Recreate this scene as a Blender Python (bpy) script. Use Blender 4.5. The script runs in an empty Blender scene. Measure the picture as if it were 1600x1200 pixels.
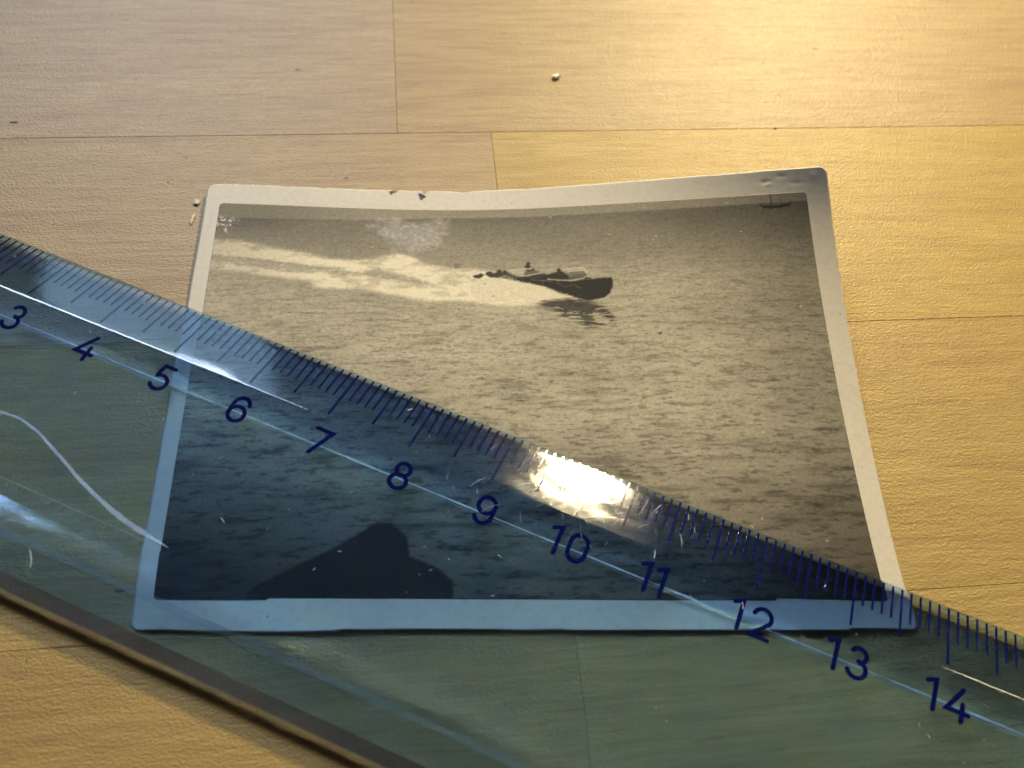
import bpy, bmesh, math, random
import numpy as np
from mathutils import Vector, Matrix

CM = 0.01                      # everything is measured in centimetres and stored in metres
sc = bpy.context.scene
COL = sc.collection
rnd = random.Random(7)

# ------------------------------------------------------------------ camera
cd = bpy.data.cameras.new('camera'); cam = bpy.data.objects.new('camera', cd); COL.objects.link(cam)
sc.camera = cam
FPX, TH, RO, HC = 1461.4, 0.57463, 0.12089, 9.4374
fw = Vector((0, math.sin(TH), -math.cos(TH))); rr = Vector((1, 0, 0)); uu = rr.cross(fw)
c_, s_ = math.cos(RO), math.sin(RO)
r2 = c_*rr + s_*uu; u2 = -s_*rr + c_*uu
cam.matrix_world = Matrix(((r2.x, u2.x, -fw.x, 0), (r2.y, u2.y, -fw.y, 0), (r2.z, u2.z, -fw.z, HC*CM), (0, 0, 0, 1)))
cd.sensor_width = 36; cd.lens = 36*FPX/1600; cd.clip_start = 0.002; cd.clip_end = 50
cd.dof.use_dof = True; cd.dof.focus_distance = 0.111; cd.dof.aperture_fstop = 32

# ------------------------------------------------------------------ world and lamps
w = bpy.data.worlds.new('World'); sc.world = w; w.use_nodes = True
bg = w.node_tree.nodes['Background']; bg.inputs[0].default_value = (0.62, 0.60, 0.60, 1); bg.inputs[1].default_value = 0.05
sc.view_settings.view_transform = 'Standard'; sc.view_settings.look = 'None'
sc.view_settings.exposure = 0.0; sc.view_settings.gamma = 1.0

def lamp(name, loc, tgt, sx, sy, energy, col, shape='DISK', spread=180):
    l = bpy.data.lights.new(name, 'AREA'); l.shape = shape; l.size = sx*CM
    if shape == 'RECTANGLE': l.size_y = sy*CM
    l.energy = energy; l.color = col; l.spread = math.radians(spread)
    o = bpy.data.objects.new(name, l); COL.objects.link(o); o.location = Vector(loc)*CM
    o.rotation_euler = (Vector(tgt)-Vector(loc)).to_track_quat('-Z', 'Y').to_euler()
    return o
lamp('desk_lamp', (9.9, 43, 23.4), (4.5, 10.5, 0), 5.0, 0, 0.215, (1.0, 0.81, 0.46), spread=50)
lamp('warm_fill_light', (72, 60, 92), (4, 6, 0), 14, 0, 1.9, (1.0, 0.80, 0.46))  # warm fill light added off to the right, no source in view
WCOL = (0.68, 0.79, 1.0)
lamp('window_light', (-37, 112, 62), (-2, 6, 0), 30, 30, 1.05, (0.42, 0.70, 1.0), 'RECTANGLE')
lamp('window_light', (-52, 106, 90), (-2, 6, 0), 56, 32, 15.0, WCOL, 'RECTANGLE')
lamp('window_light', (-69, 106, 30), (-2, 6, 0), 24, 24, 0.6, WCOL, 'RECTANGLE')  # low pane added for the highlight along the ruler's left edge

sc.cycles.use_denoising = True
sc.cycles.caustics_refractive = True; sc.cycles.caustics_reflective = False
sc.cycles.blur_glossy = 0.05
sc.cycles.sample_clamp_indirect = 0
sc.cycles.max_bounces = 12; sc.cycles.transmission_bounces = 12; sc.cycles.transparent_max_bounces = 12

# ------------------------------------------------------------------ helpers
def link(o, parent=None):
    COL.objects.link(o)
    if parent is not None: o.parent = parent
    return o
def empty(name, loc=(0, 0, 0), rz=0.0):
    o = bpy.data.objects.new(name, None); o.empty_display_size = 0.01
    o.location = Vector(loc)*CM; o.rotation_euler = (0, 0, rz); return link(o)
def tag(o, label=None, cat=None, group=None, kind=None):
    if label: o['label'] = label
    if cat: o['category'] = cat
    if group: o['group'] = group
    if kind: o['kind'] = kind
    return o
def mesh_obj(name, verts, faces, mat, parent=None, smooth=False):
    me = bpy.data.meshes.new(name); me.from_pydata([Vector(v)*CM for v in verts], [], faces)
    me.materials.append(mat)
    if smooth: me.shade_smooth()
    return link(bpy.data.objects.new(name, me), parent)
def grid_obj(name, X, Y, Z, mat, parent=None, skirt=0.0):
    """a grid sheet; X, Y, Z are (ny, nx) arrays in cm; skirt gives the sheet a thickness below"""
    ny, nx = X.shape
    co = np.stack([X, Y, Z], -1).reshape(-1, 3)
    idx = np.arange(ny*nx).reshape(ny, nx)
    q = np.stack([idx[:-1, :-1], idx[:-1, 1:], idx[1:, 1:], idx[1:, :-1]], -1).reshape(-1, 4)
    if skirt > 0:
        low = co.copy(); low[:, 2] -= skirt
        n0 = len(co); co = np.concatenate([co, low])
        qb = q[:, ::-1] + n0
        per = np.concatenate([idx[0, :], idx[1:, -1], idx[-1, -2::-1], idx[-2:0:-1, 0]])
        nxt = np.roll(per, -1)
        side = np.stack([nxt, per, per+n0, nxt+n0], -1)
        q = np.concatenate([q, qb, side])
    me = bpy.data.meshes.new(name)
    me.vertices.add(len(co)); me.vertices.foreach_set('co', (co*CM).astype(np.float32).ravel())
    me.loops.add(q.size); me.loops.foreach_set('vertex_index', q.astype(np.int32).ravel())
    me.polygons.add(len(q)); me.polygons.foreach_set('loop_start', np.arange(0, q.size, 4, dtype=np.int32))
    me.update(calc_edges=True); me.validate()
    me.shade_smooth()
    me.materials.append(mat)
    return link(bpy.data.objects.new(name, me), parent)

class NT:
    def __init__(s, name):
        s.m = bpy.data.materials.new(name); s.m.use_nodes = True; s.t = s.m.node_tree
        s.t.nodes.clear(); s.out = s.t.nodes.new('ShaderNodeOutputMaterial')
    def n(s, kind, **kw):
        nd = s.t.nodes.new('ShaderNode'+kind)
        for k, v in kw.items():
            if isinstance(v, tuple) and len(v) == 2 and isinstance(v[0], bpy.types.Node):
                s.t.links.new(v[0].outputs[v[1]], nd.inputs[k.replace('_', ' ')] if not k.startswith('i') or not k[1:].isdigit() else nd.inputs[int(k[1:])])
            elif k.startswith('i') and k[1:].isdigit(): nd.inputs[int(k[1:])].default_value = v
            elif k.startswith('P_'): setattr(nd, k[2:], v)
            else: nd.inputs[k.replace('_', ' ')].default_value = v
        return nd
    def math(s, op, a, b=0.5, clamp=False):
        nd = s.t.nodes.new('ShaderNodeMath'); nd.operation = op; nd.use_clamp = clamp
        for i, v in enumerate((a, b)):
            if isinstance(v, tuple): s.t.links.new(v[0].outputs[v[1]], nd.inputs[i])
            else: nd.inputs[i].default_value = v
        return (nd, 0)
    def vscale(s, src, sc3):
        nd = s.t.nodes.new('ShaderNodeMapping'); s.t.links.new(src[0].outputs[src[1]], nd.inputs[0]); nd.inputs['Scale'].default_value = sc3
        return (nd, 0)
    def noise(s, src, sc3, detail=3, rough=0.5, dist=0.0, typ='Fac'):
        v = s.vscale(src, sc3)
        nd = s.n('TexNoise', Vector=v, Scale=1.0, Detail=detail, Roughness=rough, Distortion=dist)
        return (nd, typ)
    def ramp(s, src, stops):
        nd = s.t.nodes.new('ShaderNodeValToRGB'); s.t.links.new(src[0].outputs[src[1]], nd.inputs[0])
        el = nd.color_ramp.elements
        while len(el) < len(stops): el.new(0.5)
        for e, (p, c) in zip(el, stops):
            e.position = p; e.color = (*c, 1) if isinstance(c, tuple) else (c, c, c, 1)
        return (nd, 0)
    def mix(s, fac, a, b, mode='MIX'):
        nd = s.t.nodes.new('ShaderNodeMix'); nd.data_type = 'RGBA'; nd.blend_type = mode
        for i, v in ((0, fac), (6, a), (7, b)):
            if isinstance(v, tuple) and isinstance(v[0], bpy.types.Node): s.t.links.new(v[0].outputs[v[1]], nd.inputs[i])
            elif isinstance(v, tuple): nd.inputs[i].default_value = (*v, 1)
            else: nd.inputs[i].default_value = v
        return (nd, 2)
    def bump(s, h, strength, dist, normal=None):
        nd = s.n('Bump', Strength=strength, Distance=dist, Height=h)
        if normal: s.t.links.new(normal[0].outputs[normal[1]], nd.inputs['Normal'])
        return (nd, 0)
    def done(s, sh, i=0):
        s.t.links.new(sh.outputs[i], s.out.inputs[0]); return s.m

# ------------------------------------------------------------------ materials
def wood_material():
    k = NT('lacquered_birch')
    tc = (k.n('TexCoord'), 'Object'); oi = k.n('ObjectInfo')
    off = k.n('VectorMath', P_operation='SCALE', i0=(3.1, 1.7, 0.9)); k.t.links.new(oi.outputs['Random'], off.inputs['Scale'])
    base = k.n('VectorMath', P_operation='ADD', i0=tc, i1=(off, 0)); P = (base, 0)
    broad = k.noise(P, (22, 190, 20), 3, 0.55, 0.4)
    fibre = k.noise(P, (140, 2600, 200), 4, 0.65)
    streak = k.noise(P, (75, 900, 80), 4, 0.6, 0.3)
    fleck = k.ramp(k.noise(P, (330, 2700, 300), 2, 0.5), [(0.0, 1.0), (0.30, 0.85), (0.37, 0.0)])
    col = k.mix(k.ramp(broad, [(0.3, 0.0), (0.72, 1.0)]), (0.405, 0.268, 0.080), (0.475, 0.325, 0.104))
    col = k.mix(k.ramp(streak, [(0.36, 1.0), (0.50, 0.0)]), col, (0.29, 0.165, 0.06))
    sm = col[0].inputs[0]; # keep streaks gentle
    g = k.math('MULTIPLY', k.ramp(streak, [(0.34, 1.0), (0.52, 0.0)]), 0.42); k.t.links.new(g[0].outputs[0], sm)
    col = k.mix(k.math('MULTIPLY', k.ramp(fibre, [(0.30, 1.0), (0.62, 0.0)]), 0.42), col, (0.23, 0.14, 0.05))
    col = k.mix(k.math('MULTIPLY', fleck, 0.30), col, (0.20, 0.11, 0.05))
    tone = k.n('ObjectInfo')
    col = k.mix(1.0, col, (tone, 'Color'), 'MULTIPLY')
    # tiny dark pores and specks
    vor = k.n('TexVoronoi', Vector=k.vscale(P, (95, 240, 95)), Scale=1.0)
    spot = k.math('LESS_THAN', (vor, 'Distance'), 0.05)
    rare = k.math('GREATER_THAN', k.noise(P, (60, 60, 60), 1), 0.58)
    col = k.mix(k.math('MULTIPLY', k.math('MULTIPLY', spot, rare), 0.75), col, (0.10, 0.06, 0.035))
    # lacquer: fine orange peel with the wood's fibre telegraphing through
    peel = k.noise(P, (2600, 3600, 2600), 2, 0.6)
    peel2 = k.noise(P, (520, 3600, 500), 3, 0.65)
    h = k.math('ADD', k.math('MULTIPLY', peel, 1.7), k.math('MULTIPLY', peel2, 0.55))
    h = k.math('ADD', h, k.math('MULTIPLY', fibre, 0.55))
    nrm = k.bump(h, 0.6, 0.00010)
    rough = k.math('ADD', k.math('MULTIPLY', peel2, 0.26), 0.30)
    b = k.n('BsdfPrincipled', Base_Color=col, Roughness=rough, IOR=1.37, Normal=nrm)
    return k.done(b)

def end_material():
    k = NT('joint_side_wood'); tc = (k.n('TexCoord'), 'Object')  # darker matt wood for plank sides and underside
    col = k.mix(k.noise(tc, (500, 500, 500), 3), (0.22, 0.13, 0.05), (0.32, 0.20, 0.08))
    return k.done(k.n('BsdfPrincipled', Base_Color=col, Roughness=0.8))

def paper_material():
    k = NT('aged_photo_paper'); tc = (k.n('TexCoord'), 'Object')
    col = k.mix(k.noise(tc, (90, 90, 90), 4, 0.6), (0.56, 0.495, 0.365), (0.645, 0.575, 0.435))
    col = k.mix(k.math('MULTIPLY', k.ramp(k.noise(tc, (1500, 1500, 1500), 3, 0.7), [(0.3, 1.0), (0.55, 0.0)]), 0.22), col, (0.34, 0.29, 0.20))
    sp = k.n('TexVoronoi', Vector=k.vscale(tc, (260, 260, 260)), Scale=1.0)
    col = k.mix(k.math('MULTIPLY', k.math('LESS_THAN', (sp, 'Distance'), 0.035), 0.6), col, (0.16, 0.12, 0.08))
    h = k.math('ADD', k.noise(tc, (900, 900, 900), 4, 0.6), k.math('MULTIPLY', k.noise(tc, (120, 120, 120), 2), 0.8))
    b = k.n('BsdfPrincipled', Base_Color=col, Roughness=0.5, IOR=1.42, Normal=k.bump(h, 0.25, 0.00008))
    return k.done(b)

def picture_material():
    k = NT('gelatin_print'); tc = (k.n('TexCoord'), 'Object')
    at = k.n('Attribute', P_attribute_name='tone')
    grain = k.noise(tc, (2600, 2600, 2600), 2, 0.7)
    col = k.mix(0.30, (at, 'Color'), k.ramp(grain, [(0.25, 0.15), (0.75, 0.85)]), 'OVERLAY')
    worn_glare = k.n('Attribute', P_attribute_name='worn_glare')
    h = k.math('ADD', k.noise(tc, (1100, 1100, 1100), 3, 0.6), k.math('MULTIPLY', k.math('MULTIPLY', k.noise(tc, (2400, 2400, 2400), 3, 0.8), (worn_glare, 'Fac')), 7.0))
    rough = k.math('ADD', k.math('MULTIPLY', (worn_glare, 'Fac'), -0.22), 0.58)
    b = k.n('BsdfPrincipled', Base_Color=col, Roughness=rough, IOR=1.22, Normal=k.bump(h, 0.22, 0.00008))
    return k.done(b)

def plastic_material(name='blue_clear_plastic', base=(0.50, 0.715, 1.0)):
    k = NT(name); tc = (k.n('TexCoord'), 'Object')
    warp = k.noise(tc, (95, 160, 95), 2, 0.5)
    scuff = k.noise(tc, (900, 2600, 900), 3, 0.7)
    n1 = k.bump(warp, 0.09, 0.0009)
    n2 = k.bump(scuff, 0.05, 0.00006, n1)
    prough = k.math('ADD', k.math('MULTIPLY', k.ramp(k.noise(tc, (130, 260, 130), 5, 0.7), [(0.4, 0.0), (0.65, 1.0)]), 0.05), 0.055)
    b = k.n('BsdfPrincipled', Base_Color=(*base, 1), Roughness=prough, IOR=1.49, Normal=n2)
    b.inputs['Transmission Weight'].default_value = 1.0
    return k.done(b)

def ink_material():
    k = NT('blue_ink'); tc = (k.n('TexCoord'), 'Object')
    tr = k.n('BsdfTransparent', Color=(0.03, 0.04, 0.22, 1))
    df = k.n('BsdfPrincipled', Base_Color=(0.004, 0.007, 0.085, 1), Roughness=0.075, IOR=1.49)
    f = k.math('MULTIPLY', k.ramp(k.noise(tc, (4000, 4000, 4000), 2), [(0.25, 0.45), (0.6, 1.0)]), 0.80)
    mx = k.n('MixShader', Fac=f); k.t.links.new(tr.outputs[0], mx.inputs[1]); k.t.links.new(df.outputs[0], mx.inputs[2])
    return k.done(mx)

def film_material(name, col, alpha, sx=900):
    k = NT(name); tc = (k.n('TexCoord'), 'Object')
    tr = k.n('BsdfTransparent'); df = k.n('BsdfPrincipled', Base_Color=(*col, 1), Roughness=0.35)
    f = k.math('MULTIPLY', k.ramp(k.noise(tc, (sx, sx, sx), 3), [(0.25, 0.35), (0.7, 1.0)]), alpha)
    mx = k.n('MixShader', Fac=f); k.t.links.new(tr.outputs[0], mx.inputs[1]); k.t.links.new(df.outputs[0], mx.inputs[2])
    return k.done(mx)

def plain(name, c1, c2, s=800, rough=0.7):
    k = NT(name); tc = (k.n('TexCoord'), 'Object')
    n = k.noise(tc, (s, s, s), 4, 0.6)
    return k.done(k.n('BsdfPrincipled', Base_Color=k.mix(n, c1, c2), Roughness=rough, Normal=k.bump(n, 0.5, 0.0001)))

M_wood = wood_material(); M_end = end_material(); M_paper = paper_material(); M_pic = picture_material()
M_plastic = plastic_material(); M_rim = plastic_material('deep_tinted_rim', (0.17, 0.14, 0.24)); M_ink = ink_material()
M_scratch = film_material('scratched_plastic', (0.80, 0.84, 0.88), 0.8, 3000)
M_reflection = film_material('pale_reflection', (0.50, 0.66, 1.0), 0.34, 1200)
M_caustic = film_material('caustic_film', (0.97, 0.92, 0.78), 0.80, 700)
M_caustic2 = film_material('soft_caustic_film', (0.95, 0.93, 0.66), 0.11, 600)
M_crumb = plain('pale_splinter', (0.80, 0.70, 0.54), (0.93, 0.86, 0.72))
M_dark = plain('dark_fibre', (0.05, 0.035, 0.02), (0.12, 0.08, 0.05))
M_fuzz = plain('torn_paper_fibre', (0.55, 0.50, 0.42), (0.78, 0.74, 0.68))

# ------------------------------------------------------------------ the wooden tabletop: planks
ALPHA = 0.19246; V0 = 10.3414; PW = 3.6022
table = empty('wooden_tabletop', (0, 0, 0), ALPHA)
tag(table, 'pale varnished wooden tabletop of staggered strips under the photograph and ruler', 'tabletop')
def plank(x0, x1, y0, y1, tone, dz=0.0):
    g, b, th = 0.0014, 0.0045, 1.8
    X0, X1, Y0, Y1 = x0+g, x1-g, y0+g, y1-g
    nx = max(2, int((x1-x0)/1.5)); v = []; f = []
    # top with a fine eased edge
    prof = [(X0, Y0), (X1, Y0), (X1, Y1), (X0, Y1)]
    inn = [(X0+b, Y0+b), (X1-b, Y0+b), (X1-b, Y1-b), (X0+b, Y1-b)]
    v += [(x, y, dz) for x, y in inn] + [(x, y, dz-b*0.9) for x, y in prof] + [(x, y, -th) for x, y in prof]
    f = [(0, 1, 2, 3)]
    for i in range(4):
        j = (i+1) % 4
        f += [(4+i, 4+j, j, i), (8+i, 8+j, 4+j, 4+i)]
    f += [(11, 10, 9, 8)]
    o = mesh_obj('plank', v, f, M_wood, table); o.data.materials.append(M_end)
    for p in o.data.polygons:
        if p.index > 8 or p.index in (2, 4, 6, 8): p.material_index = 1
    o.color = (*tone, 1); return o
r_ = lambda: 1+rnd.uniform(-.04, .04)
rows = {  # row: joints along it and a tone for each plank
    -3: [(-34, 6, 1), (6, 36, .97)],
    -2: [(-34, -8, .98), (-8, 21, 1.02), (21, 36, .96)],
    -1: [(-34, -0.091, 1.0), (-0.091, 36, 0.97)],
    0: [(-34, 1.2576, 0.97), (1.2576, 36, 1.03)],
    1: [(-34, -15, 1.0), (-15, 12.5, 0.98), (12.5, 36, 1.02)],
    2: [(-34, 1.5234, 0.95), (1.5234, 36, 1.0)],
    3: [(-34, -9, 1.0), (-9, 17, .98), (17, 36, 1)],
    4: [(-34, 4, 1.0), (4, 36, .97)],
}
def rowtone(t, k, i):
    if k == -1: return ((.98, 1.06, 1.7), (.96, 1.0, 1.35))[i]  # bluer tint carries the window's cool sheen in the plank colour
    if k == 0: return ((.97, 1.02, 1.45), (1.02, 1.03, .92))[i]  # left plank's blue is painted sheen; right is a yellower board
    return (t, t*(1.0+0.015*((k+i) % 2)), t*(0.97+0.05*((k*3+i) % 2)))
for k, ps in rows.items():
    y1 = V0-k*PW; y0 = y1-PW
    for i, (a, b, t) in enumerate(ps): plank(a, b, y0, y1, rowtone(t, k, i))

# ------------------------------------------------------------------ the old photograph
PC = np.array([-3.47, 2.62]); PG = 0.1202; PWD, PHT = 8.08, 6.10
UT = [0, .46, 1.31, 2.34, 3.39, 3.91, 4.78, 5.63, 6.9, 8.07]; ZT = [.08, .085, .07, .062, .1, .15, .265, .39, .615, .80]
VR = [0, .7, 1.4, 2.2, 3.04, 3.91, 4.63, 5.36, 6.0, 6.1]; ZR = [.035, .032, .04, .08, .17, .305, .435, .60, .79, .82]
PT = np.polyfit(UT, ZT, 5); PR = np.polyfit(VR, ZR, 4)
DENTS = [(7.295, 5.93, .06, .028, -.008), (7.33, 5.90, .03, .022, .006), (7.50, 6.0, .05, .022, -.006), (7.69, 5.89, .09, .025, -.004), (7.9, 5.98, .05, .05, .005)]
def sheet(u, v):
    """position (cm) of the curled sheet at print coordinates u, v"""
    a = np.polyval(PT, np.clip(u, 0, 8.08))-.03; b = np.clip((np.polyval(PR, np.clip(v, 0, 6.1))-.03)/.79, 0.0, 2)
    w_ = np.clip(a*b/.77, 0, 1.2); e = .25*w_**2
    z = .034 + a*b + e
    for du, dv, ru, rv, h in DENTS: z = z + h*np.exp(-((u-du)/ru)**2-((v-dv)/rv)**2)
    z = z + 0.004*np.sin(u*1.9+v*0.7)*(v > 3)*(v-3)/3
    us = u - 0.027*v*(1-u/8.08) - .57*e; v = v - 1.07*e
    x = PC[0] + us*math.cos(PG) - v*math.sin(PG); y = PC[1] + us*math.sin(PG) + v*math.cos(PG)
    return x, y, z
photo = empty('photograph', (PC[0], PC[1], 0), 0)
tag(photo, 'old sepia snapshot of a speedboat with cream border, its top right corner curling up', 'photograph')
inv = Matrix.Translation(Vector((-PC[0], -PC[1], 0))*CM)

nx, ny = 420, 320
uu_ = np.linspace(0, 1, nx); vv_ = np.linspace(0, 1, ny)
def inset(t, L, r=0.11):                 # rounded corners
    d = np.minimum(t, L-t); d = np.clip(d, 0, r)
    return r-np.sqrt(np.clip(r*r-(r-d)**2, 0, None))
rngp = np.random.RandomState(3)
def rough_edge(n, amp, seed):
    r = np.random.RandomState(seed); x = np.zeros(n)
    for k in (6, 18, 50, 130):
        x += np.interp(np.linspace(0, 1, n), np.linspace(0, 1, k), r.uniform(-1, 1, k))*amp*(6/k)**.5
    return x
vt = vv_*PHT; ut = uu_*PWD
L_ = inset(vt, PHT)+rough_edge(ny, .006, 1); R_ = PWD-inset(vt, PHT)+rough_edge(ny, .006, 2)
B_ = inset(ut, PWD)*0+rough_edge(nx, .006, 4); T_ = PHT+rough_edge(nx, .010, 5)
for c, wdt, dep in ((2.40, .035, .035), (2.80, .03, .05), (4.2, .05, .012), (1.4, .08, .010), (3.35, .1, .015), (5.7, .03, .01)):
    T_ -= dep*np.exp(-((ut-c)/wdt)**2)
U = L_[:, None]*(1-uu_[None, :]) + R_[:, None]*uu_[None, :]
V = B_[None, :]*(1-vv_[:, None]) + T_[None, :]*vv_[:, None]
X, Y, Z = sheet(U, V)
paper = grid_obj('paper', X-PC[0], Y-PC[1], Z, M_paper, photo, skirt=0.022)

# --- the picture printed on it, painted by numbers in the print's own coordinates
def lattice(seed, n=256): return np.random.RandomState(seed).rand(n, n)
def vnoise(x, y, lat):
    n = lat.shape[0]; xi = np.floor(x).astype(int); yi = np.floor(y).astype(int)
    fx = x-xi; fy = y-yi; fx = fx*fx*(3-2*fx); fy = fy*fy*(3-2*fy)
    g = lambda a, b: lat[a % n, b % n]
    return (g(xi, yi)*(1-fx)+g(xi+1, yi)*fx)*(1-fy)+(g(xi, yi+1)*(1-fx)+g(xi+1, yi+1)*fx)*fy
def fbm(x, y, seed, octv=4, gain=.55):
    s = 0; a = 1; t = 0
    for i in range(octv):
        s = s+a*vnoise(x*2**i+i*17.3, y*2**i+i*9.1, lattice(seed+i)); t += a; a *= gain
    return s/t
def sdpoly(px, py, pts):
    """signed distance, negative inside"""
    d = np.full(px.shape, 1e9); ins = np.zeros(px.shape, bool); n = len(pts)
    for i in range(n):
        ax, ay = pts[i]; bx, by = pts[(i+1) % n]
        ex, ey = bx-ax, by-ay; L2 = ex*ex+ey*ey+1e-12
        t = np.clip(((px-ax)*ex+(py-ay)*ey)/L2, 0, 1)
        d = np.minimum(d, (px-ax-t*ex)**2+(py-ay-t*ey)**2)
        c = ((ay > py) != (by > py)) & (px < (bx-ax)*(py-ay)/(by-ay+1e-12)+ax); ins ^= c
    return np.where(ins, -np.sqrt(d), np.sqrt(d))
def sdline(px, py, pts):
    d = np.full(px.shape, 1e9)
    for (ax, ay), (bx, by) in zip(pts[:-1], pts[1:]):
        ex, ey = bx-ax, by-ay; t = np.clip(((px-ax)*ex+(py-ay)*ey)/(ex*ex+ey*ey), 0, 1)
        d = np.minimum(d, (px-ax-t*ex)**2+(py-ay-t*ey)**2)
    return np.sqrt(d)
sm = lambda a, b, x: (lambda t: t*t*(3-2*t))(np.clip((x-a)/(b-a), 0, 1))
NX, NY = 900, 640
U0, U1, W0, W1 = 0.185, 7.79, 0.325, 5.755
u = np.linspace(0, 1, NX)[None, :]*np.ones((NY, 1)); v = np.linspace(0, 1, NY)[:, None]*np.ones((1, NX))
vtt = W0+(W1-W0)*v[:, 0]
ins_ = inset(vtt-W0, W1-W0, .05)
PU = (U0+ins_)[:, None]*(1-u)+(U1-ins_+.04*(1-v[:, 0]))[:, None]*u
PV = W0+(W1-W0)*v
dep = 6.15-PV                                   # nearer to the viewer down the picture
wx = (PU-4)/dep; wy = 1/dep
f1 = fbm(wx*9+40+PV*.4, -np.log(dep)*58+60-wx*2.0, 11, 4, .5)
f2 = fbm(wx*34+10, -np.log(dep)*150+20-wx*3, 31, 4, .6)
f3 = fbm(PU*1.1+3, PV*2.2+5, 51, 3)
f4 = fbm(PU*60, PV*60, 71, 2)
sea = np.interp(PV, [0.3, .8, 1.3, 2.0, 2.8, 3.6, 4.4, 5.0, 5.35, 5.55, 5.76], [.20, .26, .34, .46, .55, .59, .55, .47, .39, .35, .34])
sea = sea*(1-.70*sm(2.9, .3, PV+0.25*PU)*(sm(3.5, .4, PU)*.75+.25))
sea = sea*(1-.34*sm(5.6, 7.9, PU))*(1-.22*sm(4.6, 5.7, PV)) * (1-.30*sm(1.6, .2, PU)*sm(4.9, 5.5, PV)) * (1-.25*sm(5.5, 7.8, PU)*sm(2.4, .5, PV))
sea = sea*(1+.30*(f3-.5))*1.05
amp = np.interp(PV, [.3, 1.5, 3.0, 4.5, 5.3, 5.76], [.75, .7, .6, .42, .25, .12])
streaks = sm(.50, .28, f1)
sea = sea*(1-amp*.40*sm(.40, .22, f1))*(1-amp*.16*streaks)*(1+amp*.16*sm(.5, .75, f1))*(1-amp*.60*sm(.45, .27, f2))*(1+.10*(f2-.5))
# sky above the horizon and a paler strip of far water
hz = np.interp(PU, [.2, 2, 3.1, 4, 5.6, 7.8], [5.50, 5.55, 5.615, 5.61, 5.615, 5.628])
sky = .44+.06*(f3-.5)-.10*sm(2.5, .3, PU)
k = sm(-.014, .014, PV-hz); sea = sea*(1-k)+sky*k*(1-.2*sm(6.5, 7.9, PU))
tone = sea
jit = (f2-.5)*.10+(f4-.5)*.05+(f1-.5)*.10
def lay(tone, mask, val): return tone*(1-mask)+val*mask
# the pale mist and the wake
wtop = [(0.0,5.14),(0.164,5.133),(0.591,5.104),(0.714,5.067),(1.04,4.998),(1.364,4.94),(1.649,4.868),(2.011,4.852),(2.25,4.916),(2.491,4.987),(2.654,4.958),(2.778,4.875),(2.9,4.803),(3.144,4.755),(3.509,4.738),(3.872,4.674)]
wbot = [(0.0,4.631),(0.209,4.631),(0.601,4.622),(0.841,4.571),(1.159,4.524),(1.436,4.495),(1.481,4.415),(1.797,4.386),(2.031,4.416),(2.271,4.364),(2.51,4.309),(2.748,4.254),(2.986,4.218),(3.224,4.243),(3.462,4.226),(3.779,4.167),(4.017,4.167),(4.257,4.194),(4.499,4.261),(4.64,4.30),(4.504,4.36),(4.347,4.442),(4.151,4.546),(3.951,4.622)]
d = sdpoly(PU, PV, wtop+wbot[::-1])
tone = lay(tone, .25*sm(.5, 0, d)*sm(4.2, 4.6, PV), .5)
foam = 1.04+.10*(f2-.5)-.30*sm(.52, .25, fbm(PU*4, PV*11, 91, 4))-.14*sm(1.8, .2, PU)
foam_m = sm(.045, -.045, d+jit*.5)*(1-.25*sm(1.6, .2, PU))
tone_w = lay(tone, foam_m, foam)
tr1 = [(0.0,4.88),(0.179,4.879),(0.418,4.863),(0.897,4.812),(1.296,4.779),(1.578,4.728),(1.85,4.62),(1.543,4.654),(1.309,4.613),(1.071,4.633),(0.751,4.691),(0.432,4.739),(0.0,4.734)]
tone_w = lay(tone_w, .75*sm(.035, -.035, sdpoly(PU, PV, tr1)+jit*.9), .52+.25*(f2-.5))
d1 = sdline(PU, PV, [(0.2,4.86),(0.9,4.80),(1.6,4.72),(2.3,4.60),(2.9,4.52)])
tone_w = lay(tone_w, .55*sm(.03, .0, d1+jit*.5), .50)
tr2 = [(2.0,4.66),(2.257,4.736),(2.46,4.668),(2.662,4.589),(2.86,4.505),(2.584,4.505),(2.343,4.552)]
tone_w = lay(tone_w, .65*sm(.055, -.05, sdpoly(PU, PV, tr2)+jit*.6), .46)
d3 = sdline(PU, PV, [(1.5,4.47),(1.2,4.50),(.8,4.53),(1.1,4.44)])
tone_w = lay(tone_w, .35*sm(.06, 0, d3+jit), .45)
# rubbed glossy patch, its glare painted in, and a flaked corner in the emulsion
gl = sdpoly(PU, PV, [(2.15,5.42),(2.45,5.54),(2.8,5.50),(3.15,5.53),(3.06,5.22),(2.85,4.98),(2.6,5.03),(2.38,5.12)])
worn_glare = sm(.12, -.12, gl+(fbm(PU*9, PV*9, 131, 4)-.5)*.35)
tl = sm(.10, -.03, sdpoly(PU, PV, [(.12,5.52),(.36,5.47),(.42,5.40),(.30,5.30),(.12,5.34)])+(fbm(PU*16, PV*16, 141, 3)-.5)*.14)
tone = lay(tone, .35*worn_glare*(1-foam_m), .62)
tone_w = lay(tone_w, .35*worn_glare*(1-foam_m), .62)
tone = tone_w
fl = fbm(PU*26, PV*26, 151, 3)
tone = lay(tone, tl*sm(.54, .64, fl)*.8, 1.0)
tone = lay(tone, worn_glare*sm(.60, .70, fl)*.35, .95)
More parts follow.
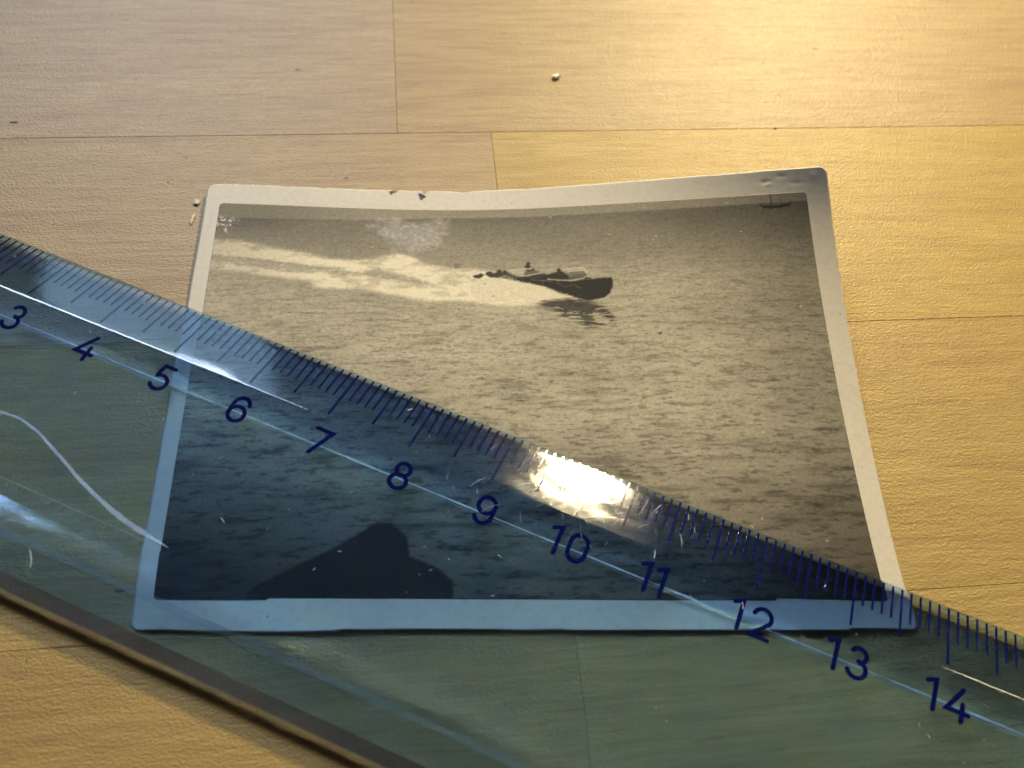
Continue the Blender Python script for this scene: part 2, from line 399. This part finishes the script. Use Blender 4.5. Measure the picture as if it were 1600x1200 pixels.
# the boat
boatj = (f4-.5)*.03+(f2-.5)*.02
hull = [(3.95,4.60),(4.072,4.612),(4.274,4.595),(4.396,4.631),(4.516,4.591),(4.695,4.543),(4.999,4.576),(5.202,4.592),(5.225,4.551),(5.212,4.453),(5.175,4.355),(5.099,4.283),(4.896,4.237),(4.681,4.308),(4.524,4.36),(4.389,4.455),(4.189,4.508),(3.98,4.56)]
cabin = [(4.30,4.60),(4.355,4.63),(4.438,4.655),(4.53,4.683),(4.548,4.742),(4.572,4.696),(4.64,4.660),(4.716,4.562),(4.515,4.571)]
def dark(tone, pts, val, soft=.012, a=1.0, j=.6): return lay(tone, a*sm(soft, -soft, sdpoly(PU, PV, pts)+boatj*j), val)
def stroke(tone, pts, wd, val, a=1.0, soft=.012): return lay(tone, a*sm(wd+soft, wd-soft, sdline(PU, PV, pts)+boatj*.3), val)
tone = dark(tone, [(3.9,4.72),(4.2,4.75),(4.34,4.70),(4.33,4.64),(3.95,4.63)], .62, .02, .8)
tone = dark(tone, [(4.10,4.66),(4.14,4.745),(4.23,4.76),(4.27,4.71),(4.40,4.66),(4.5,4.60),(4.2,4.60)], .17, .014, .85)
tone = dark(tone, [(4.02,4.64),(4.35,4.665),(4.60,4.60),(4.95,4.60),(4.95,4.56),(4.0,4.58)], .07, .012, .95)
tone = dark(tone, [(4.62,4.63),(4.70,4.69),(4.86,4.70),(4.90,4.62),(4.80,4.59)], .22, .014, .8)
tone = dark(tone, hull, .035)
tone = dark(tone, [(x, y+.012*(i in (2, 3, 4, 5))) for i, (x, y) in enumerate(cabin)], .04, .016)
tone = dark(tone, [(4.668,4.614),(4.874,4.668),(4.91,4.66),(4.82,4.588),(4.676,4.576)], .20, .012, .9)
tone = dark(tone, [(4.127,4.742),(4.219,4.757),(4.243,4.711),(4.136,4.695)], .16)
tone = dark(tone, [(4.22,4.69),(4.33,4.70),(4.30,4.665),(4.12,4.645)], .22, .01, .8)
tone = stroke(tone, [(3.92,4.625),(4.154,4.640),(4.328,4.686)], .006, .88)
tone = stroke(tone, [(3.905,4.722),(4.06,4.745),(4.199,4.752)], .006, .86)
tone = stroke(tone, [(3.93,4.68),(4.10,4.70)], .005, .8, .8)
tone = stroke(tone, [(4.604,4.732),(4.74,4.745),(4.862,4.752),(4.905,4.664)], .006, .9)
tone = stroke(tone, [(4.66,4.70),(4.86,4.712)], .005, .85, .8)
tone = stroke(tone, [(4.40,4.583),(4.55,4.562),(4.70,4.556),(4.86,4.586)], .008, .62)
tone = stroke(tone, [(4.20,4.575),(4.45,4.545)], .005, .33, .8)
tone = stroke(tone, [(4.52,4.52),(4.62,4.45),(4.72,4.50),(4.80,4.43)], .006, .20, .7)
tone = stroke(tone, [(4.95,4.665),(5.02,4.70),(5.06,4.64)], .004, .72, .6)
for bx, by, ru, rv in [(3.515,4.628,.055,.030),(3.56,4.65,.03,.03),(3.665,4.675,.045,.035),(3.70,4.64,.05,.03),(3.792,4.700,.032,.040),(3.862,4.690,.030,.036),(3.80,4.655,.10,.035),(4.163,4.830,.026,.028),(4.155,4.785,.040,.030),(4.546,4.715,.024,.032),(4.56,4.66,.05,.03)]:
    q = np.sqrt(((PU-bx)/ru)**2+((PV-by)/rv)**2)+boatj*6
    tone = lay(tone, sm(1.25, .75, q)*.95, .055)
q = np.sqrt(((PU-3.255)/.05)**2+((PV-4.80)/.05)**2)+(f2-.5)*.9; tone = lay(tone, sm(1.4, .4, q)*.6*(PV > 4.75), .22)
# spray thrown up over the hull
tone = dark(tone, [(3.60,4.66),(3.72,4.69),(3.90,4.70),(4.0,4.64),(4.1,4.60),(3.95,4.57),(3.74,4.60)], .09, .02, .9)
sp = sdpoly(PU, PV, [(3.4,4.50),(3.70,4.58),(3.85,4.625),(3.93,4.58),(4.07,4.535),(4.20,4.505),(4.40,4.43),(4.56,4.35),(4.70,4.30),(4.3,4.24),(3.5,4.2)])
tone = lay(tone, sm(.022, -.035, sp+(f2-.5)*.14+(f4-.5)*.05), .93+.15*(f2-.5))
# reflection broken up by ripples
rf = sdpoly(PU, PV, [(4.25,4.20),(4.439,4.262),(4.64,4.289),(4.896,4.237),(5.108,4.125),(5.179,4.017),(5.2,3.898),(5.108,3.851),(4.851,3.84),(4.758,3.924),(4.564,3.997),(4.451,4.095)])
rip = fbm(PU*7+(PV*3), PV*48, 171, 3)
brk = sm(.62, .42, rip-.28*sm(4.0, 4.2, PV)+.10*sm(4.0, 3.84, PV))
tone = lay(tone, sm(.04, -.05, rf+(rip-.5)*.12)*brk*.95, .06)
tone = lay(tone, .30*sm(.22, 0, rf)*(PV < 4.22)*sm(.55, .4, rip), .25)
# far sailing vessel under the top border
ship = [(7.189,5.622),(7.232,5.594),(7.384,5.582),(7.524,5.600),(7.585,5.618),(7.559,5.56),(7.443,5.545),(7.32,5.54),(7.229,5.551),(7.209,5.581)]
tone = dark(tone, ship, .05, .012, .95)
tone = stroke(tone, [(7.337,5.76),(7.332,5.59)], .009, .10, .85, .010)
tone = stroke(tone, [(7.464,5.70),(7.462,5.583)], .006, .15, .6, .010)
# dark foreground gable in the lower part
sil = [(1.05,.28),(1.096,.321),(1.178,.458),(1.936,.865),(2.393,1.171),(2.544,1.173),(2.719,1.004),(2.745,.785),(3.016,.68),(3.197,.526),(3.204,.28)]
tone = lay(tone, .96*sm(.025, -.025, sdpoly(PU, PV, sil)+(f4-.5)*.02), .045+.02*(f3-.5))
q = np.sqrt(((PU-5.736)/.022)**2+((PV-3.744)/.012)**2); tone = lay(tone, sm(1.3, .8, q), .05)
q = np.sqrt(((PU-5.752)/.010)**2+((PV-3.757)/.010)**2); tone = lay(tone, sm(1.4, .8, q), .05)
# dust specks and hairlines
r = np.random.RandomState(21)
for _ in range(90):
    a, b, ang, L = r.uniform(.2, 7.7), r.uniform(.35, 5.7), r.uniform(0, 3.1), r.uniform(.003, .03)
    i0, i1 = int((b-.06-W0)/(W1-W0)*NY), int((b+.06-W0)/(W1-W0)*NY); j0, j1 = int((a-.06-U0)/(U1-U0)*NX), int((a+.06-U0)/(U1-U0)*NX)
    i0, j0 = max(i0, 0), max(j0, 0)
    sub = (slice(i0, i1), slice(j0, j1))
    if PU[sub].size == 0: continue
    dd = sdline(PU[sub], PV[sub], [(a, b), (a+L*math.cos(ang), b+L*math.sin(ang))])
    val = r.choice([.95, .06], p=[.6, .4]); tone[sub] = lay(tone[sub], .55*sm(.010, .003, dd), val)
tone = np.clip(tone*(1+.05*(f4-.5)), .02, 1.02)
# fade of silver print: warm neutral highlights, brownish darks
tt = tone[..., None]
hi = np.array([.76, .665, .455]); lo = np.array([.010, .008, .006])
colr = lo+(hi-lo)*tt**1.25
colr = colr*(1-.25*worn_glare[..., None])+.25*worn_glare[..., None]*np.array([.46, .43, .42])
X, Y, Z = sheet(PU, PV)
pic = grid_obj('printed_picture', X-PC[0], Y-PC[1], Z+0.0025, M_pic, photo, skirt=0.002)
tag(pic, 'sepia picture of a dark speedboat throwing up a long white wake on rippled water')
me = pic.data
def put(name, arr, typ):
    n = len(me.vertices); a = me.attributes.new(name, typ, 'POINT')
    if typ == 'FLOAT': a.data.foreach_set('value', np.tile(arr.ravel(), 2).astype(np.float32)[:n])
    else:
        full = np.concatenate([arr.reshape(-1, 3), np.ones((arr.shape[0]*arr.shape[1], 1))], 1); a.data.foreach_set('color', np.tile(full, (2, 1)).astype(np.float32).ravel()[:4*n])
put('tone', colr, 'FLOAT_COLOR'); put('worn_glare', np.clip(worn_glare+tl, 0, 1), 'FLOAT')

# lifted flecks of paper on the border
def flake(name, u0, v0, pts, mat, parent, lift=.01, thick=.004, label=None):
    bx, by, bz = sheet(np.array(u0), np.array(v0))
    n = len(pts); vs = []
    for x, y, z in pts: vs.append((float(bx)-PC[0]+x, float(by)-PC[1]+y, float(bz)+lift+z))
    vs += [(a, b, c-thick) for a, b, c in vs]
    fs = [tuple(range(n)), tuple(range(2*n-1, n-1, -1))]+[((i+1) % n, i, i+n, (i+1) % n+n) for i in range(n)]
    o = mesh_obj(name, vs, fs, mat, parent)
    if label: o['label'] = label
    return o
flake('torn_chip', 2.80, 6.03, [(-.05,.035,.0),(.0,.02,.02),(.055,-.005,.015),(.05,-.035,.01),(-.0,-.012,.012),(-.06,.015,.0)], M_fuzz, photo, .006, .004, 'white fleck of torn paper on the top border')
flake('torn_notch', 2.79, 6.00, [(-.045,.03,0),(.045,-.01,0),(.028,-.04,0),(.010,-.062,0),(-.008,-.06,0),(-.028,-.02,0)], M_dark, photo, .004, .002, 'dark triangular nick in the top border')
flake('torn_notch', 2.41, 6.055, [(-.06,.02,0),(-.02,.03,0),(.05,.025,0),(.0,.0,0),(-.012,-.045,0),(-.045,-.008,0)], M_dark, photo, .004, .002)

# ------------------------------------------------------------------ the ruler
BETA = -0.2912; RX, RY = -0.8436, 5.6296
ub = Vector((math.cos(BETA), math.sin(BETA)))
ruler = empty('ruler', (RX-8*ub.x, RY-8*ub.y, 0), BETA)
tag(ruler, 'clear blue plastic ruler lying at a slant over the lower half of the snapshot', 'ruler')
ZB0, ZB1, WID = 0.080, 0.048, 3.79
R1, R2 = 0.775, 2.87
ZE, ZR_, ZL = 0.108, 0.308, 0.170
def zb(t): return ZB0+(ZB1-ZB0)*t/WID
# cross-section, t away from the scale edge (local y = -t)
prof = [(0.0, zb(0)), (0.0, ZE-.012), (0.004, ZE-.004), (0.014, ZE)]
def arc(t, z, sl0, sl1, n=5, r=.015):
    return [(t+r*x, z+(sl0 if x < 0 else sl1)*r*x-abs(sl0-sl1)*r*.25*(1-abs(x))**2) for x in np.linspace(-1, 1, n)]
s1 = (ZR_-ZE)/(R1-.014); R3, Z3 = 3.36, 0.190      # the lower bevel drops steeply, then runs out as a flat lip
s2 = (Z3-ZR_)/(R3-R2); s3 = (ZL-Z3)/(WID-.02-R3)
mid = np.linspace(.014, R1-.015, 7)[1:-1]
prof += [(t, ZE+s1*(t-.014)) for t in mid] + arc(R1, ZR_, s1, 0)
prof += [(t, ZR_) for t in np.linspace(R1+.015, R2-.015, 8)[1:-1]] + arc(R2, ZR_, 0, s2)
prof += [(t, ZR_+s2*(t-R2)) for t in np.linspace(R2+.015, R3-.06, 5)[1:]]
prof += [(R3-.03, Z3-s2*.03+.002), (R3, Z3+.0045), (R3+.03, Z3+s3*.03+.002)]
prof += [(t, Z3+s3*(t-R3)) for t in np.linspace(R3+.06, WID-.02, 4)[:-1]]
prof += [(WID-.02, ZL), (WID-.004, ZL-.008), (WID, ZL-.022), (WID, zb(WID)+.008), (WID-.008, zb(WID))]
prof += [(t, zb(t)) for t in np.linspace(WID-.008, 0, 12)[1:-1]]
ns = 210; S0, S1 = -0.55, 20.55
npf = len(prof); vs = []; fs = []
for i in range(ns):
    s = S0+(S1-S0)*i/(ns-1)
    for t, z in prof: vs.append((s, -t, z))
for i in range(ns-1):
    for j in range(npf):
        a = i*npf+j; b = i*npf+(j+1) % npf
        fs.append((a, b, b+npf, a+npf))
fs += [tuple(range(npf)), tuple(range((ns-1)*npf+npf-1, (ns-1)*npf-1, -1))]
body = mesh_obj('ruler_body', vs, fs, M_plastic, ruler); body.data.materials.append(M_rim)
for p in body.data.polygons:
    if p.center.y < -3.70*CM and len(p.vertices) == 4: p.material_index = 1  # rim tinted darker so the lower edge throws a deeper shadow
bm = bmesh.new(); bm.from_mesh(body.data); bmesh.ops.recalc_face_normals(bm, faces=bm.faces)
for e in bm.edges: e.smooth = len(e.link_faces) == 2 and e.calc_face_angle(0) < math.radians(13)
for f in bm.faces: f.smooth = True
bm.to_mesh(body.data); bm.free()

def ztop(t):
    if t < .014: return ZE
    if t < R1: return min(ZE+s1*(t-.014), ZR_)
    if t < R2: return ZR_
    if t < R3: return ZR_+s2*(t-R2)+.004*(t > R3-.06)
    return Z3+s3*(t-R3)+.005*(t < R3+.06)
LIFT = .0008
def tick_mesh(L, wd):
    v = []; h = .0008
    n = 4
    for i in range(n):
        t = .022+(L-.022)*i/(n-1); z = ztop(t)+LIFT; w_ = wd/2
        v += [(-w_, -t, z), (w_, -t, z), (w_, -t, z+h), (-w_, -t, z+h)]
    f = [(0, 1, 2, 3), (4*n-1, 4*n-2, 4*n-3, 4*n-4)]
    for i in range(n-1):
        for j in range(4):
            a = 4*i+j; b = 4*i+(j+1) % 4; f.append((a, a+4, b+4, b))
    me = bpy.data.meshes.new('tick_mark'); me.from_pydata([Vector(q)*CM for q in v], [], f); me.materials.append(M_ink); return me
ticks = {10: tick_mesh(.728, .027), 5: tick_mesh(.625, .026), 1: tick_mesh(.435, .025)}
for i in range(0, 201):
    m_ = ticks[10] if i % 10 == 0 else ticks[5] if i % 5 == 0 else ticks[1]
    o = link(bpy.data.objects.new('tick_mark', m_), ruler); o.location = Vector((i*.1, 0, 0))*CM

# numerals drawn as round-ended strokes
def circ(cx, cy, rx, ry, a0, a1, n=20):
    return [(cx+rx*math.cos(math.radians(a0+(a1-a0)*i/n)), cy+ry*math.sin(math.radians(a0+(a1-a0)*i/n))) for i in range(n+1)]
G = {
 '0': [circ(0, .75, .115*1, .095, 0, 180, 12)[:] and circ(0, .215, .095, .085, 0, 180, 12)+circ(0, .105, .095, .105, 180, 360, 12)+[(.095, .215)]],
 '1': [[(-.075, .275), (-.035, .295), (.012, .31), (.012, 0)]],
 '2': [circ(0, .215, .095, .095, 165, -25, 16)+[(-.095, .0), (.10, .0)]],
 '3': [circ(.0, .232, .078, .078, 150, -75, 14), circ(0, .085, .095, .088, 88, -160, 16)],
 '4': [[(.045, .31), (-.10, .075), (.12, .075)], [(.055, .165), (.055, -.01)]],
 '5': [[(.09, .31), (-.045, .31), (-.07, .175)]+circ(0, .092, .098, .095, 128, -150, 18)],
 '6': [circ(0, .095, .095, .095, 90, 450, 26), circ(.0, .20, .095, .11, 20, 180, 12)+[(-.095, .095)]],
 '7': [[(-.095, .31), (.10, .31), (-.045, 0)]],
 '8': [circ(0, .232, .078, .076, 0, 360, 22), circ(0, .082, .096, .084, 0, 360, 24)],
 '9': [circ(0, .215, .095, .095, 0, 360, 26), [(.095, .215)]+circ(0, .105, .095, .105, 0, -155, 14)],
}
def ribbon(pts, wd, z0, h, closed):
    P = [Vector((x, y)) for x, y in pts]
    if closed: P = P[:-1]
    n = len(P); L = []; R = []
    for i in range(n):
        a = P[(i-1) % n] if (closed or i > 0) else None; b = P[(i+1) % n] if (closed or i < n-1) else None
        d1 = (P[i]-a).normalized() if a is not None else None; d2 = (b-P[i]).normalized() if b is not None else None
        if d1 is None: d1 = d2
        if d2 is None: d2 = d1
        t = (d1+d2).normalized(); nn = Vector((-t.y, t.x)); k_ = wd/2/max(.45, nn.dot(Vector((-d1.y, d1.x))))
        L.append(P[i]+nn*k_); R.append(P[i]-nn*k_)
    if not closed:                       # rounded ends
        def cap(p, d):
            nrm = Vector((-d.y, d.x)); return [p+nrm*wd/2*math.sin(a)+d*wd/2*math.cos(a) for a in (math.radians(60), math.radians(25), math.radians(-25), math.radians(-60))]
        dE = (P[-1]-P[-2]).normalized(); dS = (P[0]-P[1]).normalized()
        ring = L+cap(P[-1], dE)+R[::-1]+cap(P[0], dS)
        m = len(ring); v = [(q.x, q.y, z0+h) for q in ring]+[(q.x, q.y, z0) for q in ring]
        f = []
        for i in range(n-1):
            f += [(i, i+1, 2*n+4-i-2, 2*n+4-i-1)]
        f += [(n-1, n, n+1, n+2, n+3, n+4), tuple([2*n+3]+list(range(2*n+4, 2*n+8))+[0])]
        f += [tuple(x+m for x in q[::-1]) for q in f]
        f += [((i+1) % m, i, i+m, (i+1) % m+m) for i in range(m)]
        return v, f
    v = [(q.x, q.y, z0+h) for q in L+R]+[(q.x, q.y, z0) for q in L+R]; f = []
    for i in range(n):
        j = (i+1) % n
        f += [(i, j, n+j, n+i), (2*n+i, 3*n+i, 3*n+j, 2*n+j), (i, 2*n+i, 2*n+j, j), (n+j, 3*n+j, 3*n+i, n+i)]
    return v, f
for N in range(0, 21):
    txt = str(N); V_ = []; F_ = []; lay_ = 0
    for ci, ch in enumerate(txt):
        ox = .08 if len(txt) == 1 else (-.075 + (.0 if ci == 0 else .215 if ch != '1' else .15) + (-.02 if ch == '1' and ci == 0 else 0))
        for st in G[ch]:
            closed = (Vector(st[0])-Vector(st[-1])).length < 1e-4
            v_, f_ = ribbon([(x*.98, y) for x, y in st], .048, ZR_+LIFT+lay_*.0003, .0008, closed); lay_ += 1
            b0 = len(V_); V_ += [(x+ox, y, z) for x, y, z in v_]; F_ += [tuple(a+b0 for a in q) for q in f_]
    o = mesh_obj('numeral', V_, F_, M_ink, ruler); o.location = Vector((N, -1.245, 0))*CM
    o['label'] = 'dark blue printed numeral ' + txt

# scratches and dust on the ruler (nobody could count them)
V_ = []; F_ = []
def bar(s, t, ang, L, wd, bend=0.0):
    n = 4 if bend else 2; P = []
    for i in range(n):
        a = ang+bend*(i/(n-1)-.5); P.append((s, t)); s += math.cos(a)*L/(n-1); t += math.sin(a)*L/(n-1)
    b0 = len(V_)
    for i, (ps, pt) in enumerate(P):
        a = ang+bend*(i/(n-1)-.5); w_ = wd/2*(1 if 0 < i < n-1 else .6); pt = min(max(pt, .03), 3.7)
        z = max(ztop(pt-.01), ztop(pt+.01))+.001
        for sg in (-1, 1): V_.append((ps-sg*w_*math.sin(a), -(pt+sg*w_*math.cos(a)), z))
        for sg in (-1, 1): V_.append((ps-sg*w_*math.sin(a), -(pt+sg*w_*math.cos(a)), z+.0012))
    F_.append((b0, b0+1, b0+3, b0+2)); e = b0+4*(n-1); F_.append((e+2, e+3, e+1, e))
    for i in range(n-1):
        a = b0+4*i; F_.extend([(a+2, a+3, a+7, a+6), (a+4, a+5, a+1, a), (a, a+2, a+6, a+4), (a+5, a+7, a+3, a+1)])
for _ in range(80):
    bar(rnd.uniform(1.5, 15.5), rnd.uniform(.05, 3.6), rnd.uniform(0, 3.14), rnd.choice([.008, .012, .018, .04]), rnd.uniform(.004, .011), rnd.uniform(-.8, .8))
for _ in range(75):
    bar(rnd.gauss(9.9, .55), abs(rnd.gauss(.42, .22)), rnd.uniform(.5, 2.4), rnd.uniform(.05, .22), rnd.uniform(.0018, .004), rnd.uniform(-.9, .9))
for s, t, a, L in ((7.75, .25, -.9, .07), (10.4, .50, -.4, .06), (11.9, .95, 1.3, .08), (13.9, 1.5, .8, .05), (9.4, 1.5, .4, .05), (8.9, .9, 1.2, .05), (10.9, .78, 1.5, .09), (5.0, 3.35, 1.0, .2), (6.6, 2.3, .6, .08)):
    bar(s, t, a, L, .010, .5)
sc_o = mesh_obj('scratches', V_, F_, M_scratch, ruler); tag(sc_o, 'fine white scratches and dust on the ruler', kind='stuff')
# pale strips under the ruler, standing in for light it would focus
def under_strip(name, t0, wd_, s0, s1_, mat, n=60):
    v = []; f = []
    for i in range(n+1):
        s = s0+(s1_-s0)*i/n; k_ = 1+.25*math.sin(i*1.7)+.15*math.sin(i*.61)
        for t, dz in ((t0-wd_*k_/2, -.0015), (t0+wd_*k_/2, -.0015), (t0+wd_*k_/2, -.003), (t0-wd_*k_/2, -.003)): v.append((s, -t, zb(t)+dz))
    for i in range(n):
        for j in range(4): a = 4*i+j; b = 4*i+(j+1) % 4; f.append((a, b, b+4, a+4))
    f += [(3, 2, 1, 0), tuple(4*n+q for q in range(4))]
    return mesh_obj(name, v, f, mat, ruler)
under_strip('caustic_strip', 1.062, .018, -.5, 20.5, M_caustic)
under_strip('caustic_strip', 1.095, .030, -.5, 20.5, M_caustic2)
under_strip('caustic_strip', 3.27, .085, -.5, 20.5, M_caustic2)
# one long faint scored hairline and a curved pale streak painting a reflection
V_ = []; F_ = []
for i in range(8): bar(4.0+i*.26, 2.83, 0.0, .26, .004)
mesh_obj('scored_hairline', V_, F_, M_scratch, ruler)
sp_ = [(3.3, 2.23), (3.755, 2.19), (4.02, 2.17), (4.3, 2.23), (4.717, 2.393), (5.0, 2.51), (5.219, 2.584), (5.5, 2.67), (5.712, 2.724), (5.95, 2.76), (6.3, 2.80)]
wd = [.02, .028, .03, .032, .035, .04, .042, .045, .055, .055, .012]
v_ = []; f_ = []
for (s, t), w_ in zip(sp_, wd): v_ += [(s, -(t-w_/2), ZR_+.001), (s, -(t+w_/2), ZR_+.001), (s, -(t+w_/2), ZR_+.002), (s, -(t-w_/2), ZR_+.002)]
for i in range(len(sp_)-1):
    for j in range(4): a = 4*i+j; b = 4*i+(j+1) % 4; f_.append((a, b, b+4, a+4))
f_ += [(3, 2, 1, 0), tuple(4*(len(sp_)-1)+q for q in range(4))]
sm_o = mesh_obj('reflection_streak', v_, f_, M_reflection, ruler); sm_o['label'] = 'pale curved streak standing in for a reflection on the ruler'

# ------------------------------------------------------------------ crumbs on the table
def crumb(name, x, y, z, r, sq, seed, mat, label, cat, rz=0):
    rr_ = random.Random(seed); b = bmesh.new(); bmesh.ops.create_icosphere(b, subdivisions=2, radius=1)
    for v in b.verts:
        k_ = 1+rr_.uniform(-.32, .28); v.co = Vector((v.co.x*sq[0]*k_, v.co.y*sq[1]*k_, v.co.z*sq[2]*k_))*r*CM
    me_ = bpy.data.meshes.new(name); b.to_mesh(me_); b.free(); me_.materials.append(mat)
    o = link(bpy.data.objects.new(name, me_)); o.location = Vector((x, y, z))*CM; o.rotation_euler = (0, 0, rz)
    return tag(o, label, cat)
crumb('wood_splinter', .104, 11.745, .03, .068, (1.0, .6, .3), 5, M_crumb, 'small pale wood splinter lying on the bare table above the photograph', 'splinter', .5)
crumb('paper_scrap', -4.46, 8.36, .02, .05, (.9, .8, .35), 9, M_fuzz, 'tiny white scrap of paper fibre beside the top left corner of the snapshot', 'scrap', .4)
crumb('glue_crumb', -4.43, 8.06, .015, .05, (.35, 1.9, .35), 12, M_fuzz, 'thin pale crumb of glue stuck along the left edge of the photograph', 'crumb', -.05)
crumb('dark_grit', -7.33, 9.43, .003, .035, (1.8, .4, .12), 15, M_dark, 'flat dark speck of grit on the table at far left', 'grit', ALPHA)
crumb('dirt_speck', 3.45, 11.2, .006, .022, (1.2, .8, .4), 16, M_dark, 'tiny dark speck of dirt on the brightly lit part of the table', 'speck', 0)

# fine dust and lint on the table (nobody could count it)
V_ = []; F_ = []
rd = random.Random(44)
for _ in range(120):
    x, y = rd.uniform(-9, 9), rd.uniform(-1, 16); a = rd.uniform(0, 3.14); L = rd.choice([.012, .02, .03, .09]); wd_ = rd.uniform(.004, .010) if L < .05 else .003; n = 4; b0 = len(V_)
    bend = rd.uniform(-1.2, 1.2)
    for i in range(n):
        k_ = .5 if i in (0, n-1) else 1
        for sx, z in ((-1, .002), (1, .002), (0, .002+wd_*.7)): V_.append((x-sx*wd_*k_/2*math.sin(a), y+sx*wd_*k_/2*math.cos(a), z))
        a += bend/n; x += math.cos(a)*L/(n-1); y += math.sin(a)*L/(n-1)
    for i in range(n-1):
        for j in range(3): p = b0+3*i+j; q = b0+3*i+(j+1) % 3; F_.append((p, q, q+3, p+3))
    F_ += [(b0+2, b0+1, b0), (b0+3*n-3, b0+3*n-2, b0+3*n-1)]
lint = mesh_obj('dust', V_, F_, M_fuzz); lint.data.materials.append(M_dark)
for p in lint.data.polygons: p.material_index = (p.index//11) % 2
tag(lint, 'fine pale and dark dust and lint scattered over the wooden tabletop', 'dust', kind='stuff')
